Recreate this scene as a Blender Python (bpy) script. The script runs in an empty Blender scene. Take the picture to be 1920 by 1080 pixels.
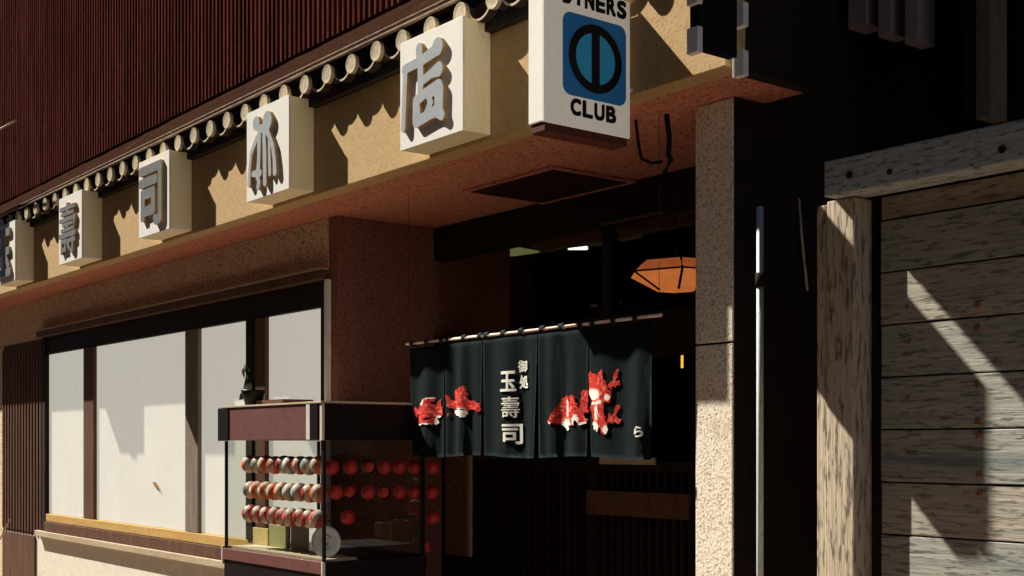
import bpy, bmesh, math, random
import numpy as np
from mathutils import Vector

random.seed(7)
SC = bpy.context.scene
COL = SC.collection

# ------------------------------------------------------------------ camera, sky, sun, exposure
F, HZ, EYE = 2378.0, 835.0, 1.55
CT, ST = math.cos(math.radians(38)), math.sin(math.radians(38))
cam_data = bpy.data.cameras.new('camera')
cam = bpy.data.objects.new('camera', cam_data)
COL.objects.link(cam)
cam.location = (0, 0, EYE)
cam.rotation_euler = (math.radians(90), 0, math.radians(52))
cam_data.sensor_width = 36
cam_data.lens = 36 * F / 1920
cam_data.shift_y = (HZ - 540) / 1920
cam_data.clip_end = 400
SC.camera = cam

SUN = Vector((2.25, 1.0, -2.47)).normalized()          # the way the light travels
w = bpy.data.worlds.new('World')
SC.world = w
w.use_nodes = True
nt = w.node_tree
sky = nt.nodes.new('ShaderNodeTexSky')
sky.sky_type = 'NISHITA'
sky.sun_disc = False
sky.air_density = 0.45
sky.dust_density = 0.2
sky.sun_elevation = math.asin(-SUN.z)
sky.sun_rotation = math.atan2(-SUN.x, -SUN.y)
nt.links.new(sky.outputs[0], nt.nodes['Background'].inputs[0])
nt.nodes['Background'].inputs[1].default_value = 0.05
sl = bpy.data.lights.new('sun', 'SUN')
sl.energy = 5.0
sl.angle = math.radians(0.5)
sl.color = (1.0, 0.945, 0.84)
so = bpy.data.objects.new('sun', sl)
so.rotation_euler = SUN.to_track_quat('-Z', 'Y').to_euler()
so.location = (-8, -4, 12)
COL.objects.link(so)
SC.view_settings.view_transform = 'Standard'
SC.view_settings.look = 'None'
SC.view_settings.gamma = 1
SC.view_settings.exposure = 1.25
SC.cycles.caustics_reflective = False
SC.cycles.max_bounces = 6
SC.cycles.transparent_max_bounces = 12


# ------------------------------------------------------------------ helpers
def at(px, py, y):
    """The point of the wall plane y that the photograph shows at pixel px, py."""
    u = (px - 960) / F
    t = y / (ST + CT * u)
    return Vector((t * (-CT + ST * u), y, EYE + t * (HZ - py) / F))


def on_side(px, py, x):
    """The same for a plane x = const."""
    u = (px - 960) / F
    t = x / (-CT + ST * u)
    return Vector((x, t * (ST + CT * u), EYE + t * (HZ - py) / F))


def box(bm, x0, x1, y0, y1, z0, z1):
    v = [bm.verts.new(p) for p in ((x0, y0, z0), (x1, y0, z0), (x1, y1, z0), (x0, y1, z0),
                                   (x0, y0, z1), (x1, y0, z1), (x1, y1, z1), (x0, y1, z1))]
    for f in ((3, 2, 1, 0), (4, 5, 6, 7), (0, 1, 5, 4), (1, 2, 6, 5), (2, 3, 7, 6), (3, 0, 4, 7)):
        bm.faces.new([v[i] for i in f])


def boxes(*bs, bevel=0.0):
    bm = bmesh.new()
    for b in bs:
        box(bm, *b)
    if bevel:
        bmesh.ops.bevel(bm, geom=list(bm.edges), offset=bevel, segments=2, affect='EDGES', profile=0.6)
    return bm


def tube(bm, pts, r, n=8, cap=True):
    pts = [Vector(p) for p in pts]
    rs = r if isinstance(r, (list, tuple)) else [r] * len(pts)
    rings = []
    for i, p in enumerate(pts):
        d = (pts[min(i + 1, len(pts) - 1)] - pts[max(i - 1, 0)]).normalized()
        a = Vector((0, 0, 1)) if abs(d.z) < 0.9 else Vector((1, 0, 0))
        u = d.cross(a).normalized()
        v = d.cross(u)
        rings.append([bm.verts.new(p + (u * math.cos(k * 2 * math.pi / n) + v * math.sin(k * 2 * math.pi / n)) * rs[i]) for k in range(n)])
    for a, b in zip(rings, rings[1:]):
        for k in range(n):
            f = bm.faces.new((a[k], a[(k + 1) % n], b[(k + 1) % n], b[k]))
            f.smooth = True
    if cap:
        bm.faces.new(rings[0][::-1])
        bm.faces.new(rings[-1])


def obj(name, bm, m, parent=None, label=None):
    """Links a bmesh given in world coordinates as one mesh object under its thing."""
    off = Vector((0, 0, 0))
    q = parent
    while q is not None:
        off += q.location
        q = q.parent
    bmesh.ops.recalc_face_normals(bm, faces=list(bm.faces))
    bmesh.ops.translate(bm, verts=list(bm.verts), vec=-off)
    me = bpy.data.meshes.new(name)
    bm.to_mesh(me)
    bm.free()
    for mm in (m if isinstance(m, (list, tuple)) else [m]):
        me.materials.append(mm)
    o = bpy.data.objects.new(name, me)
    COL.objects.link(o)
    o.parent = parent
    if label:
        o['label'] = label
    return o


def thing(name, label, cat, loc, group=None):
    o = bpy.data.objects.new(name, None)
    COL.objects.link(o)
    o.location = loc
    o.empty_display_size = 0.1
    return tag(o, label, cat, group)


def tag(o, label, cat, group=None):
    o['label'] = label
    o['category'] = cat
    if group:
        o['group'] = group
    return o


def rebase(o, base):
    """Puts a single-mesh thing's origin at its base."""
    base = Vector(base)
    for v in o.data.vertices:
        v.co -= base
    o.location = base
    return o


# ------------------------------------------------------------------ materials
def mat(name, c, c2=None, rough=0.8, scale=40, mix=0.5, speck=0.0, speck_scale=260, speck_c=None, bump=0.0, bump_scale=180,
        stretch=(1, 1, 1), spec=0.08, metal=0.0, emit=None, emit_s=0.0, emit_tex=False, stain=None, stain_scale=1.2, stain_at=0.55, sss=0):
    m = bpy.data.materials.new(name)
    m.use_nodes = True
    t = m.node_tree
    L = t.links.new
    b = t.nodes['Principled BSDF']
    b.inputs['Roughness'].default_value = rough
    b.inputs['Specular IOR Level'].default_value = spec
    b.inputs['Metallic'].default_value = metal
    geo = t.nodes.new('ShaderNodeNewGeometry')
    mp = t.nodes.new('ShaderNodeMapping')
    mp.inputs['Scale'].default_value = stretch
    L(geo.outputs['Position'], mp.inputs['Vector'])
    mp2 = t.nodes.new('ShaderNodeMapping')
    mp2.inputs['Scale'].default_value = tuple(k ** 0.62 for k in stretch)
    L(geo.outputs['Position'], mp2.inputs['Vector'])

    def noise(sc, detail=4, rgh=0.6, plain=False):
        n = t.nodes.new('ShaderNodeTexNoise')
        n.inputs['Scale'].default_value = sc
        n.inputs['Detail'].default_value = detail
        n.inputs['Roughness'].default_value = rgh
        L(mp2.outputs[0] if plain else mp.outputs[0], n.inputs['Vector'])
        return n.outputs[0]

    def ramp(s, lo, hi):
        r = t.nodes.new('ShaderNodeMapRange')
        r.inputs['From Min'].default_value = lo
        r.inputs['From Max'].default_value = hi
        L(s, r.inputs['Value'])
        return r.outputs[0]

    def mixc(f, a, b2, amount=1.0):
        x = t.nodes.new('ShaderNodeMix')
        x.data_type = 'RGBA'
        if amount != 1.0:
            mu = t.nodes.new('ShaderNodeMath')
            mu.operation = 'MULTIPLY'
            mu.inputs[1].default_value = amount
            L(f, mu.inputs[0])
            f = mu.outputs[0]
        L(f, x.inputs[0])
        for s, i in ((a, 6), (b2, 7)):
            if isinstance(s, tuple):
                x.inputs[i].default_value = (*s, 1)
            else:
                L(s, x.inputs[i])
        return x.outputs[2]

    c2 = c2 or tuple(min(1, k * 0.6) for k in c)
    col = mixc(ramp(noise(scale), 0.5 - mix * 0.4, 0.5 + mix * 0.4), c, c2)
    if speck:
        sc_ = speck_c or tuple(k * 0.25 for k in c)
        col = mixc(ramp(noise(speck_scale, 2, 0.7, True), 0.52, 0.64), col, sc_, speck)
    if stain:
        col = mixc(ramp(noise(stain_scale, 6, 0.65), stain_at, stain_at + 0.13), col, stain, 0.85)
    L(col, b.inputs['Base Color'])
    if bump:
        bp = t.nodes.new('ShaderNodeBump')
        bp.inputs['Strength'].default_value = min(1, bump)
        bp.inputs['Distance'].default_value = 0.006
        L(noise(bump_scale, 3, 0.7), bp.inputs['Height'])
        L(bp.outputs[0], b.inputs['Normal'])
    if emit:
        b.inputs['Emission Color'].default_value = (*emit, 1)
        b.inputs['Emission Strength'].default_value = emit_s
        if emit_tex:
            L(col, b.inputs['Emission Color'])
    return m


def glass_mat(name, tint=(0.97, 0.98, 0.97), refl=1.0):
    m = bpy.data.materials.new(name)
    m.use_nodes = True
    t = m.node_tree
    t.nodes.clear()
    o = t.nodes.new('ShaderNodeOutputMaterial')
    mx = t.nodes.new('ShaderNodeMixShader')
    tr = t.nodes.new('ShaderNodeBsdfTransparent')
    gl = t.nodes.new('ShaderNodeBsdfGlossy')
    lw = t.nodes.new('ShaderNodeLayerWeight')
    lw.inputs[0].default_value = 0.5
    pw = t.nodes.new('ShaderNodeMath')
    pw.operation = 'POWER'
    pw.inputs[1].default_value = 4.0
    fr = t.nodes.new('ShaderNodeMapRange')
    fr.inputs['To Min'].default_value = 0.03
    fr.inputs['To Max'].default_value = 0.9
    t.links.new(lw.outputs['Facing'], pw.inputs[0])
    t.links.new(pw.outputs[0], fr.inputs['Value'])
    tr.inputs[0].default_value = (*tint, 1)
    gl.inputs['Roughness'].default_value = 0.02
    gl.inputs[0].default_value = (refl, refl, refl, 1)
    t.links.new(fr.outputs[0], mx.inputs[0])
    t.links.new(tr.outputs[0], mx.inputs[1])
    t.links.new(gl.outputs[0], mx.inputs[2])
    t.links.new(mx.outputs[0], o.inputs[0])
    return m


M = {}
M['fascia'] = mat('tan_plaster', (0.50, 0.345, 0.175), (0.42, 0.28, 0.135), 0.9, 30, 0.6, 0.5, 80, (0.26, 0.16, 0.08), 0.3, 80)
M['soffit'] = mat('red_brown_sprayed_plaster', (0.62, 0.25, 0.165), (0.44, 0.165, 0.11), 0.95, 60, 0.7, 0.85, 72, (0.10, 0.03, 0.022), 1.0, 70)
M['wall_plaster'] = mat('grey_brown_sprayed_plaster', (0.80, 0.62, 0.44), (0.60, 0.43, 0.29), 0.95, 50, 0.7, 0.85, 75, (0.13, 0.07, 0.05), 1.0, 75)
M['return_wall'] = mat('maroon_wall_board', (0.29, 0.125, 0.095), (0.20, 0.085, 0.065), 0.9, 40, 0.7, 0.8, 78, (0.08, 0.03, 0.025), 0.5, 80)
M['pillar'] = mat('speckled_granite_plaster', (0.84, 0.76, 0.62), (0.66, 0.57, 0.44), 0.9, 60, 0.7, 0.85, 110, (0.28, 0.20, 0.14), 0.5, 110, stain=(0.50, 0.40, 0.29), stain_scale=5, stain_at=0.58)
M['sill_wall'] = mat('pale_plaster', (0.74, 0.68, 0.58), (0.62, 0.56, 0.47), 0.9, 14, 0.7, 0.4, 160, (0.30, 0.25, 0.2), 0.4, 150, stain=(0.3, 0.26, 0.22), stain_scale=3, stain_at=0.62)
M['corrugated'] = mat('maroon_corrugated_sheet', (0.150, 0.040, 0.029), (0.030, 0.014, 0.012), 0.85, 17, 0.6, 0.5, 90, (0.015, 0.008, 0.007), 0.0, 100, (1, 1, 0.06), spec=0.0)
M['pent_roof'] = mat('rusty_roof_sheet', (0.030, 0.012, 0.008), (0.016, 0.008, 0.006), 1.0, 12, 0.8, 0.5, 60, (0.06, 0.03, 0.018), 0.4, 90, spec=0.0, stain=(0.065, 0.045, 0.024), stain_scale=5, stain_at=0.60)
M['tile'] = mat('pale_glazed_roof_tile', (0.54, 0.45, 0.31), (0.34, 0.27, 0.18), 0.6, 14, 0.9, 0.5, 90, (0.16, 0.12, 0.08))
M['tile_dark'] = mat('dark_tile_and_shade', (0.055, 0.04, 0.035), (0.03, 0.022, 0.02), 0.7, 20)  # dark tile tone; also holds the shade of barrels and pans
M['lip'] = mat('pale_tile_rim', (0.55, 0.46, 0.34), (0.4, 0.32, 0.22), 0.5, 30)
M['flashing'] = mat('weathered_flashing', (0.40, 0.31, 0.23), (0.10, 0.07, 0.055), 0.8, 25, 0.8)
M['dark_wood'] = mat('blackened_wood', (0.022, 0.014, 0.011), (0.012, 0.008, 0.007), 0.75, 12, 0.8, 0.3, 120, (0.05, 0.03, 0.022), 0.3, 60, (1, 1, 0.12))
M['black_wall'] = mat('black_boards', (0.012, 0.010, 0.009), (0.007, 0.006, 0.006), 0.9, 10, 0.8, 0.25, 150, (0.03, 0.024, 0.02), 0.3, 60, (1, 1, 0.2))  # near-black base with small random specks
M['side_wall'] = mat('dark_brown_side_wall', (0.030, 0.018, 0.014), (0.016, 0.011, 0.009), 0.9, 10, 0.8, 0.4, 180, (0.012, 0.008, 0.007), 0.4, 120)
M['brown_wood'] = mat('brown_window_wood', (0.15, 0.075, 0.045), (0.07, 0.035, 0.024), 0.7, 14, 0.8, 0.4, 160, (0.03, 0.018, 0.013), 0.3, 60, (1, 1, 0.15))
M['grey_wood'] = mat('grey_window_wood', (0.24, 0.20, 0.15), (0.13, 0.10, 0.075), 0.8, 20, 0.8, 0.4, 160, (0.05, 0.04, 0.03), 0.3, 60, (1, 1, 0.15))
M['ochre_wood'] = mat('ochre_bottom_rail', (0.55, 0.36, 0.13), (0.42, 0.25, 0.08), 0.7, 20, 0.7, 0.3, 150, (0.2, 0.1, 0.04), 0.2, 60, (0.15, 1, 1))
M['pale_wood'] = mat('pale_sill_wood', (0.50, 0.41, 0.29), (0.34, 0.26, 0.17), 0.75, 16, 0.8, 0.4, 150, (0.14, 0.09, 0.05), 0.3, 60, (0.12, 1, 1))
M['paper'] = mat('window_paper_added_glow', (0.34, 0.32, 0.275), (0.25, 0.24, 0.21), 0.45, 4, 0.9, 0.25, 90, (0.22, 0.21, 0.18), 0.0, emit=(1.0, 0.95, 0.82), emit_s=0.19)  # faint emission added to brighten the shaded part of the panes
M['sign_white'] = mat('white_sign_paint', (0.72, 0.70, 0.65), (0.66, 0.63, 0.57), 0.5, 12, 0.8, 0.12, 120, (0.5, 0.43, 0.33), stretch=(1, 1, 0.3), stain=(0.52, 0.47, 0.38), stain_scale=9, stain_at=0.62)
M['sign_side'] = mat('cream_side_warm_bounce', (0.88, 0.78, 0.54), (0.80, 0.68, 0.43), 0.7, 14, 0.9, 0.25, 120, (0.55, 0.42, 0.24), 0.0, 60, (1, 1, 0.1))  # white side; warm light bounced off the fascia is put into its colour
M['letter'] = mat('blue_grey_letter_paint', (0.34, 0.36, 0.37), (0.27, 0.29, 0.31), 0.5, 16, 0.8, 0.2, 120, (0.4, 0.4, 0.42))
M['letter_dark'] = mat('dark_grey_letter_paint', (0.17, 0.18, 0.18), (0.11, 0.115, 0.12), 0.5, 16, 0.8, 0.3, 90, (0.34, 0.33, 0.3))
M['letter_side'] = mat('ochre_letter_edge', (0.45, 0.30, 0.13), (0.36, 0.22, 0.09), 0.7, 30)
M['card_face'] = mat('grey_white_acrylic', (0.66, 0.60, 0.50), (0.56, 0.50, 0.41), 0.45, 10, 0.8, 0.4, 130, (0.40, 0.34, 0.26), emit=(1.0, 0.90, 0.74), emit_s=0.09)
M['card_edge'] = mat('white_enamel_edge', (0.82, 0.80, 0.74), (0.74, 0.72, 0.66), 0.4, 12)
M['card_blue'] = mat('blue_acrylic', (0.02, 0.11, 0.28), (0.012, 0.08, 0.22), 0.4, 14, 0.8, 0.15, 140, (0.01, 0.03, 0.08), emit=(0.03, 0.2, 0.45), emit_s=0.05)
M['card_teal'] = mat('light_blue_acrylic', (0.03, 0.22, 0.40), (0.02, 0.17, 0.34), 0.4, 14, 0.8, 0.15, 140, (0.01, 0.06, 0.14), emit=(0.03, 0.3, 0.5), emit_s=0.06)
M['ink'] = mat('black_sign_ink', (0.016, 0.014, 0.014), (0.01, 0.01, 0.01), 0.5, 20)
M['rust'] = mat('rusted_tray', (0.14, 0.045, 0.03), (0.07, 0.025, 0.02), 0.8, 20, 0.8, 0.4)
M['clip_white'] = mat('white_bracket', (0.8, 0.79, 0.74), (0.68, 0.66, 0.6), 0.5, 20)
M['cloth'] = mat('blue_black_cotton', (0.015, 0.026, 0.026), (0.009, 0.016, 0.017), 0.95, 30, 0.8, 0.5, 300, (0.028, 0.04, 0.042), 0.3, 400, (1, 1, 0.25), spec=0.1)
M['print_white'] = mat('white_cloth_dye', (0.85, 0.83, 0.74), (0.72, 0.70, 0.6), 0.9, 60, 0.8, 0.2, 300, (0.4, 0.4, 0.36), emit=None)
M['print_red'] = mat('vermilion_cloth_dye', (0.56, 0.035, 0.028), (0.40, 0.018, 0.018), 0.9, 40, 0.8, 0.3, 260, (0.75, 0.22, 0.12))
M['rod'] = mat('pinkish_bamboo', (0.85, 0.62, 0.50), (0.75, 0.48, 0.38), 0.5, 20)
M['case_wood'] = mat('maroon_lacquered_wood', (0.17, 0.055, 0.045), (0.09, 0.03, 0.026), 0.5, 16, 0.8, 0.5, 180, (0.04, 0.018, 0.016), 0.0, 60, spec=0.4)
M['case_dark'] = mat('black_lacquered_wood', (0.014, 0.010, 0.010), (0.008, 0.006, 0.006), 0.4, 16, 0.8)
M['chrome'] = mat('pale_metal_trim', (0.72, 0.68, 0.6), (0.6, 0.55, 0.47), 0.35, 20, 0.6, metal=0.2)
M['pebble'] = mat('pale_gravel', (0.62, 0.52, 0.32), (0.4, 0.33, 0.22), 0.9, 60, 0.9, 0.5, 120, (0.8, 0.76, 0.68), 0.6, 120)
M['glass'] = glass_mat('clear_glass', refl=0.55)
M['lamp_paper'] = mat('orange_lamp_paper', (0.75, 0.24, 0.06), (0.62, 0.13, 0.03), 0.8, 14, 0.8, 0.4, 60, (0.62, 0.20, 0.06), emit=(1.0, 0.21, 0.03), emit_s=0.30, emit_tex=True)
M['lamp_upper'] = mat('lamp_paper_dim_part', (0.72, 0.20, 0.055), (0.55, 0.09, 0.03), 0.8, 14, 0.8, 0.4, 60, (0.5, 0.16, 0.06), emit=(1.0, 0.16, 0.03), emit_s=0.20, emit_tex=True)  # same paper, dimmer: fall-off of the lamp's glow painted into the upper facets
M['tube_light'] = mat('lit_tube', (0.8, 0.8, 0.75), None, 0.5, emit=(0.9, 1.0, 0.85), emit_s=0.55)
M['dim_light'] = mat('dim_greenish_light', (0.4, 0.4, 0.2), None, 0.5, emit=(0.55, 0.6, 0.2), emit_s=0.08)
M['amber_light'] = mat('amber_light', (0.8, 0.5, 0.1), None, 0.5, emit=(1.0, 0.5, 0.05), emit_s=0.5)
M['ceramic'] = mat('white_ceramic', (0.82, 0.82, 0.78), (0.76, 0.76, 0.72), 0.3, 20, 0.5)
M['pipe'] = mat('pale_painted_pipe', (0.55, 0.60, 0.56), (0.42, 0.46, 0.42), 0.5, 14, 0.8, 0.3, 120, (0.2, 0.2, 0.17), stretch=(1, 1, 0.2))
M['wire'] = mat('black_cable', (0.012, 0.011, 0.011), None, 0.6)
M['weathered'] = mat('weathered_grey_timber', (0.58, 0.48, 0.35), (0.30, 0.245, 0.18), 0.9, 34, 1.2, 0.75, 70, (0.07, 0.05, 0.04), 0.6, 60, (1, 1, 0.045), stain=(0.12, 0.07, 0.045), stain_scale=5, stain_at=0.6)
M['beam_wood'] = mat('blue_grey_weathered_beam', (0.46, 0.49, 0.46), (0.24, 0.25, 0.23), 0.9, 30, 1.1, 0.7, 80, (0.06, 0.055, 0.05), 0.6, 50, (0.1, 1, 1), stain=(0.20, 0.09, 0.045), stain_scale=4, stain_at=0.6)
M['boards'] = mat('weathered_grey_boards', (0.43, 0.375, 0.29), (0.23, 0.22, 0.19), 0.9, 34, 1.3, 0.8, 85, (0.12, 0.10, 0.085), 0.6, 50, (0.05, 1, 1), stain=(0.12, 0.09, 0.07), stain_scale=10, stain_at=0.60)
M['boards_teal'] = mat('blue_green_weathered_boards', (0.40, 0.37, 0.30), (0.19, 0.205, 0.19), 0.9, 34, 1.3, 0.8, 85, (0.08, 0.085, 0.08), 0.6, 50, (0.05, 1, 1), stain=(0.10, 0.135, 0.135), stain_scale=11, stain_at=0.53)
M['boards_brown'] = mat('brown_weathered_boards', (0.38, 0.295, 0.21), (0.24, 0.185, 0.135), 0.9, 34, 1.3, 0.8, 85, (0.09, 0.06, 0.045), 0.6, 50, (0.05, 1, 1), stain=(0.11, 0.065, 0.05), stain_scale=10, stain_at=0.53)
M['rust_nail'] = mat('rusty_nail', (0.30, 0.10, 0.04), None, 0.9, 60)
M['slat'] = mat('faded_mauve_slat', (0.40, 0.32, 0.31), (0.28, 0.22, 0.22), 0.9, 20, 0.8, 0.4, 150, (0.02, 0.016, 0.016), 0.3, 60, (1, 1, 0.15))
M['asphalt'] = mat('grey_asphalt', (0.07, 0.066, 0.06), (0.045, 0.043, 0.04), 0.95, 8, 0.8, 0.4, 120, (0.12, 0.11, 0.1))
M['paving'] = mat('street_paving', (0.29, 0.215, 0.16), (0.22, 0.165, 0.125), 0.95, 5, 0.8, 0.3, 120, (0.12, 0.1, 0.08))
M['pot'] = mat('black_glazed_pot', (0.012, 0.012, 0.012), None, 0.35, 20)
M['leaf'] = mat('dark_leaf', (0.025, 0.04, 0.018), (0.015, 0.025, 0.012), 0.6, 40)
M['red_glaze'] = mat('glossy_red', (0.60, 0.04, 0.022), (0.40, 0.015, 0.012), 0.55, 40, 0.8, spec=0.5)
M['orange_glaze'] = mat('glossy_orange', (0.78, 0.20, 0.06), (0.65, 0.12, 0.04), 0.55, 40, 0.8, spec=0.5)
M['white_glaze'] = mat('glossy_cream', (0.80, 0.68, 0.52), (0.72, 0.56, 0.40), 0.55, 40, 0.8, spec=0.5)
M['teal_glaze'] = mat('glossy_grey_green', (0.30, 0.36, 0.32), (0.2, 0.25, 0.22), 0.55, 40, 0.8, spec=0.5)
M['yellow_card'] = mat('ochre_card', (0.58, 0.46, 0.20), (0.5, 0.38, 0.15), 0.7, 30)
M['green_card'] = mat('olive_card', (0.34, 0.33, 0.15), (0.24, 0.25, 0.11), 0.7, 30, 0.9)
M['grey_card'] = mat('speckled_card', (0.5, 0.46, 0.36), (0.2, 0.18, 0.14), 0.7, 90, 0.9)
M['hole'] = mat('dark_hatch', (0.035, 0.014, 0.011), (0.02, 0.009, 0.008), 0.9, 40, 0.8, 0.4, 200)


# ------------------------------------------------------------------ writing: signed distance fields cut into clean meshes
def sdf_strokes(strokes, n=72, pad=0.12):
    """Field on an n x n grid over [-pad, 1+pad]: negative inside the union of thick rounded strokes (list of (points, radius))."""
    g = np.linspace(-pad, 1 + pad, n)
    S, V = np.meshgrid(g, g)
    d = np.full(S.shape, 9.0)
    for pts, r in strokes:
        rr = r if isinstance(r, (list, tuple)) else [r] * len(pts)
        if len(pts) == 1:
            d = np.minimum(d, np.hypot(S - pts[0][0], V - pts[0][1]) - rr[0])
        for (a, b, ra, rb) in zip(pts, pts[1:], rr, rr[1:]):
            ax, ay, bx, by = a[0], a[1], b[0], b[1]
            l2 = (bx - ax) ** 2 + (by - ay) ** 2 + 1e-9
            t = np.clip(((S - ax) * (bx - ax) + (V - ay) * (by - ay)) / l2, 0, 1)
            d = np.minimum(d, np.hypot(S - ax - t * (bx - ax), V - ay - t * (by - ay)) - (ra + t * (rb - ra)))
    return g, d


def sdf_glyph(ch, n=72, pad=0.12, grow=0.02):
    """The same field for a character of the built-in lettering, fattened by grow and fitted to the unit square (v downwards)."""
    c = bpy.data.curves.new('glyph', 'FONT')
    c.body = ch
    o = bpy.data.objects.new('glyph', c)
    COL.objects.link(o)
    me = o.evaluated_get(bpy.context.evaluated_depsgraph_get()).to_mesh()
    me.calc_loop_triangles()
    co = np.array([v.co[:2] for v in me.vertices])
    tris = [tuple(t.vertices) for t in me.loop_triangles]
    bpy.data.objects.remove(o)
    bpy.data.curves.remove(c)
    lo, hi = co.min(0), co.max(0)
    co = (co - lo) / (hi - lo)
    co[:, 1] = 1 - co[:, 1]
    g = np.linspace(-pad, 1 + pad, n)
    S, V = np.meshgrid(g, g)
    inside = np.zeros(S.shape, bool)
    for t in tris:
        a, b, c_ = co[list(t)]
        s1 = (b[0] - a[0]) * (V - a[1]) - (b[1] - a[1]) * (S - a[0])
        s2 = (c_[0] - b[0]) * (V - b[1]) - (c_[1] - b[1]) * (S - b[0])
        s3 = (a[0] - c_[0]) * (V - c_[1]) - (a[1] - c_[1]) * (S - c_[0])
        inside |= ((s1 >= 0) & (s2 >= 0) & (s3 >= 0)) | ((s1 <= 0) & (s2 <= 0) & (s3 <= 0))
    P = np.stack([S.ravel(), V.ravel()], 1)
    I, O = P[inside.ravel()], P[~inside.ravel()]

    def dist(A, B):
        out = np.empty(len(A))
        for k in range(0, len(A), 400):
            out[k:k + 400] = np.sqrt(((A[k:k + 400, None] - B[None]) ** 2).sum(2).min(1))
        return out
    d = np.zeros(len(P))
    d[~inside.ravel()] = dist(O, I)
    d[inside.ravel()] = -dist(I, O)
    return g, d.reshape(S.shape) - grow


def cut(field, place, depth=0.0, matf=None, side_mat=None):
    """Marching squares: a bmesh of the region where the field is negative. place(s, v, h) gives the 3-D point, h = 0 the face, -depth the back."""
    g, d = field
    n = len(g)
    bm = bmesh.new()
    cache = {}

    def vert(key, s, v):
        if key not in cache:
            cache[key] = (bm.verts.new(place(s, v, 0)), s, v)
        return cache[key]
    for j in range(n - 1):
        for i in range(n - 1):
            cs = [(i, j), (i + 1, j), (i + 1, j + 1), (i, j + 1)]
            vs = [d[b, a] for a, b in cs]
            if min(vs) >= 0:
                continue
            poly = []
            for k in range(4):
                (a, b), (a2, b2) = cs[k], cs[(k + 1) % 4]
                va, vb = vs[k], vs[(k + 1) % 4]
                if va < 0:
                    poly.append(vert((a, b), g[a], g[b]))
                if (va < 0) != (vb < 0):
                    t = va / (va - vb)
                    poly.append(vert(tuple(sorted(((a, b), (a2, b2)))), g[a] + t * (g[a2] - g[a]), g[b] + t * (g[b2] - g[b])))
            if len(poly) >= 3 and len(set(id(p[0]) for p in poly)) == len(poly):
                try:
                    f = bm.faces.new([p[0] for p in poly])
                except ValueError:
                    continue
                if matf:
                    f.material_index = matf(sum(p[1] for p in poly) / len(poly), sum(p[2] for p in poly) / len(poly))
    if depth:
        back = {}
        sv = {p[0]: (p[1], p[2]) for p in cache.values()}
        for e in [e for e in bm.edges if len(e.link_faces) == 1]:
            q = []
            for v in e.verts:
                if v not in back:
                    back[v] = bm.verts.new(place(*sv[v], -depth))
                q.append(back[v])
            f = bm.faces.new((e.verts[0], e.verts[1], q[1], q[0]))
            if side_mat is not None:
                f.material_index = side_mat
    return bm


# ------------------------------------------------------------------ the setting
YF, YW, YD = 3.25, 3.645, 4.32            # fascia, window wall, doorway planes
XC, XP0, XP1, XE = -6.28, -3.42, -3.23, -2.97
ZS = 2.85


def struct(name, bm, m):
    o = obj(name, bm, m)
    o['kind'] = 'structure'
    return o


bm = bmesh.new()
bm.faces.new([bm.verts.new(p) for p in ((-150, -150, -0.12), (150, -150, -0.12), (150, 150, -0.12), (-150, 150, -0.12))])
struct('road', bm, M['asphalt'])
struct('pavement', boxes((-30, 20, 0.6, 9, -0.118, 0.0), bevel=0.01), M['paving'])

# ------------------------------------------------------------------ the shop building
shop = thing('shop_building', 'old sushi shop with maroon corrugated upper storey, tiled eave and recessed dark entrance', 'building', (-6.5, 4.0, 0))

bm = boxes((-17, XE, YF, YF + 0.10, ZS, 3.30), bevel=0.004)
obj('fascia', bm, M['fascia'], shop)
obj('fascia_end', boxes((XE - 0.06, XE - 0.004, YF + 0.102, 3.745, ZS + 0.002, 3.30)), M['side_wall'], shop)  # return face of the fascia; its shade is put into the dark colour
obj('soffit', boxes((-17, XE - 0.062, YF + 0.102, 3.745, ZS + 0.006, ZS + 0.05), (-17, XP0, 3.745, 4.9, ZS + 0.006, ZS + 0.05)), M['soffit'], shop)
p = [at(885, 357, YF), at(1165, 335, YF)]
zs = ZS + 0.004
hx = []
for px, py in ((885, 357), (1025, 316), (1165, 335), (1030, 374)):
    t = (zs - EYE) * F / (HZ - py)
    u = (px - 960) / F
    hx.append((t * (-CT + ST * u), t * (ST + CT * u)))
x0, x1 = (hx[0][0] + hx[3][0]) / 2, (hx[1][0] + hx[2][0]) / 2
hx0, hx1 = min(q[0] for q in hx), max(q[0] for q in hx)
hy0, hy1 = min(q[1] for q in hx), max(q[1] for q in hx)
hatch = obj('ceiling_hatch', boxes((hx0, hx1, hy0, hy1, ZS - 0.006, ZS + 0.003)), M['hole'], shop, 'dark flush panel in the porch ceiling')
obj('hatch_frame', boxes((hx0 - 0.02, hx1 + 0.02, hy0 - 0.02, hy0 - 0.001, ZS - 0.009, ZS + 0.003), (hx0 - 0.02, hx1 + 0.02, hy1 + 0.001, hy1 + 0.02, ZS - 0.009, ZS + 0.003),
                      (hx0 - 0.02, hx0 - 0.001, hy0, hy1, ZS - 0.009, ZS + 0.003), (hx1 + 0.001, hx1 + 0.02, hy0, hy1, ZS - 0.009, ZS + 0.003)), M['soffit'], hatch)

# window wall: band over the window, strip beside it, low wall under the sill
WX0, WX1, WZ0, WZ1 = -11.30, -6.375, 0.80, 2.50
obj('window_wall', boxes((-17, WX1 + 0.002, YW, 3.81, WZ1, ZS + 0.004), (-17, -12.6, YW, 3.81, 0, WZ1 - 0.001)), M['wall_plaster'], shop)
obj('corner_strip', boxes((WX1 + 0.003, XC, YW + 0.002, 3.81, 0, ZS + 0.004)), M['return_wall'], shop)
obj('low_wall', boxes((-12.58, WX1, YW + 0.004, 3.81, 0, WZ0 - 0.06)), M['sill_wall'], shop)
obj('low_wall_edge', boxes((-12.58, -11.62, YW - 0.012, YW + 0.002, 0, WZ0 - 0.07)), M['brown_wood'], shop)
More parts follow.
